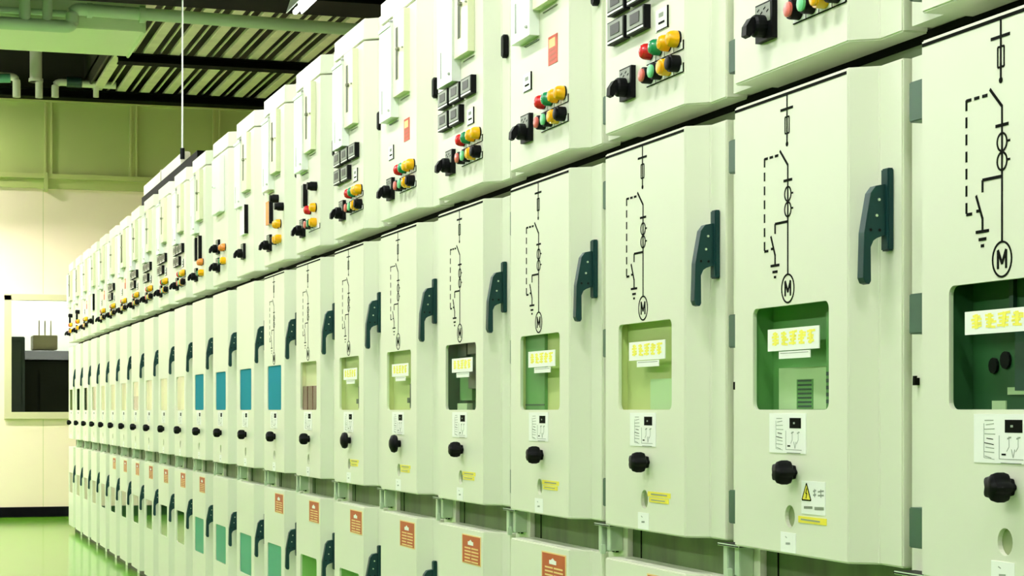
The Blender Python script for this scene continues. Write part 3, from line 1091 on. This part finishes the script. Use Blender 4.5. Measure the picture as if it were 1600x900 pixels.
yp = 14.28
A = at(113, 14, yp); Bq = at(112, 42, yp)
zA, zB = A[2], Bq[2]
pts = [(3.6, yp, zA - .03)] + bend((A[0], yp, zA), (-1, 0, 0), (0, 0, -1), .06) + [(A[0], yp, zB + .08)] + bend((A[0], yp, zB), (0, 0, -1), (-1, 0, 0), .05) + [(-4.8, yp, zB)]
g0 = at(222, 22, yp)
pipe('ceiling_pipe', pts, .046, 'pipe', 'long pale green pipe crossing the ceiling and stepping down beside the duct',
     [((g0[0] - .02, yp, g0[2] - .003), (g0[0] + .02, yp, g0[2] - .003), .062), ((A[0] + .10, yp, zA - .003), (A[0] + .14, yp, zA - .003), .055)])
q = at(50, 17, 14.33)
pipe('ceiling_pipe', [(-4.8, 14.36, q[2]), (at(104, 18, 14.36)[0], 14.36, q[2])], .024, 'pipe', 'thin green pipe running horizontally at the top left corner')
for px, rr, lb in ((39, .040, 'left one of two green vertical pipes at the top left'), (74, .034, 'right one of two green vertical pipes at the top left')):
    c0 = at(px, 40, yp)
    pipe('vertical_pipe', [(c0[0], yp, c0[2]), (c0[0], yp, 4.63)], rr, 'pipe', lb)
yw = 18.5
c0, c1, c2 = at(56, 78, yw), at(56, 128, yw), at(61, 153, yw)
pipe('wall_pipe', [(c0[0], yw, 4.63), (c0[0], yw, c1[2])], .056, 'pipe_white', 'thick pale vertical pipe below the duct above the far wall',
     [((c2[0], yw, c1[2] + .01), (c2[0], yw, c2[2]), .034), ((c0[0], yw, c1[2]), (c0[0], yw, c1[2] + .03), .066)])
c0, c1 = at(26, 120, yw), at(27, 152, yw)
pipe('wall_pipe', [(c0[0] - 1.5, yw, c0[2])] + bend(c0, (1, 0, 0), (0, 0, -1), .06) + [(c0[0], yw, c1[2])], .036, 'pipe_white', 'pale elbow pipe turning down onto the far wall at the left edge')
c0, c1 = at(86, 128, yw), at(86, 152, yw)
pipe('wall_pipe', [(at(112, 128, yw)[0], yw, c0[2])] + bend(c0, (-1, 0, 0), (0, 0, -1), .06) + [(c0[0], yw, c1[2])], .034, 'pipe_white', 'pale elbow pipe turning down right of the thick vertical pipe')
c0, c1 = at(128, 131, yw), at(181, 137, yw)
pipe('wall_pipe', [(c0[0], yw, c0[2]), (c1[0], yw, c0[2])], .034, 'pipe_white', 'short pale horizontal pipe with a tee leg above the far wall',
     [((at(150, 131, yw)[0], yw, c0[2]), (at(150, 152, yw)[0], yw, at(150, 152, yw)[2]), .026)])
c0, c1 = at(104, 128, yw), at(127, 128, yw)
pipe('valve_body', [(c0[0], yw, c0[2]), (c1[0], yw, c0[2])], .050, 'in_device', 'dark blue green valve between two pale pipes above the wall', None, 'valve')
c0, c1 = at(-30, 123, 18.35), at(16, 122, 18.35)
pipe('wall_pipe', [(c0[0], 18.35, c0[2]), (c1[0], 18.35, c1[2])], .042, 'pipe_teal', 'short teal pipe at the far left edge above the wall')

# cable trunking standing on the far cabinets, hung from a thin rod
tr = bpy.data.objects.new('cable_trunking', None)
COL.objects.link(tr)
tr.location = (1.50, 11.5, ZT)
tr['label'] = 'pale cable trunking on a black rail on top of the far cabinets'
tr['category'] = 'cable trunking'
b = MB()
b.box(0, .045, -.74, .95, .120, .192)
b.box(-.004, .049, -.75, -.72, .116, .196)
b.box(-.004, .049, .10, .13, .116, .196)
link('trunking_body', b.mesh('trunking_body', ['tray'], bevel=.004), tr)
b = MB()
b.box(-.01, .055, -1.40, .97, .030, .118)
for yy in (-1.35, -.6, .15, .90):
    b.box(-.01, .12, yy, yy + .05, .0005, .030)
link('support_rail', b.mesh('support_rail', ['tray_dark']), tr, 'black rail')
c0 = at(285, 240, 10.72)
b = MB()
b.tube([(c0[0], 10.72, c0[2] - .02), (c0[0], 10.72, HC + .01)], .0045, 8)
b.tube([(c0[0], 10.72, c0[2] - .03), (c0[0], 10.72, c0[2] + .03)], .013, 8, 1)
link('suspension_rod', b.mesh('suspension_rod', ['white_box', 'black']), label='thin pale rod hanging from the ceiling to the trunking', cat='rod')

# ------------------------------------------------------------------ world and view
w = bpy.data.worlds.new('world')
sc.world = w
w.use_nodes = True
w.node_tree.nodes['Background'].inputs[0].default_value = (.5, .55, .45, 1)
w.node_tree.nodes['Background'].inputs[1].default_value = .05
sc.view_settings.view_transform = 'Standard'
sc.view_settings.look = 'None'
sc.view_settings.gamma = 1
sc.view_settings.use_curve_mapping = False
sc.view_settings.exposure = 0.68
sc.cycles.use_denoising = True
sc.cycles.max_bounces = 8
sc.cycles.diffuse_bounces = 5
sc.cycles.transparent_max_bounces = 16
sc.cycles.sample_clamp_indirect = 8
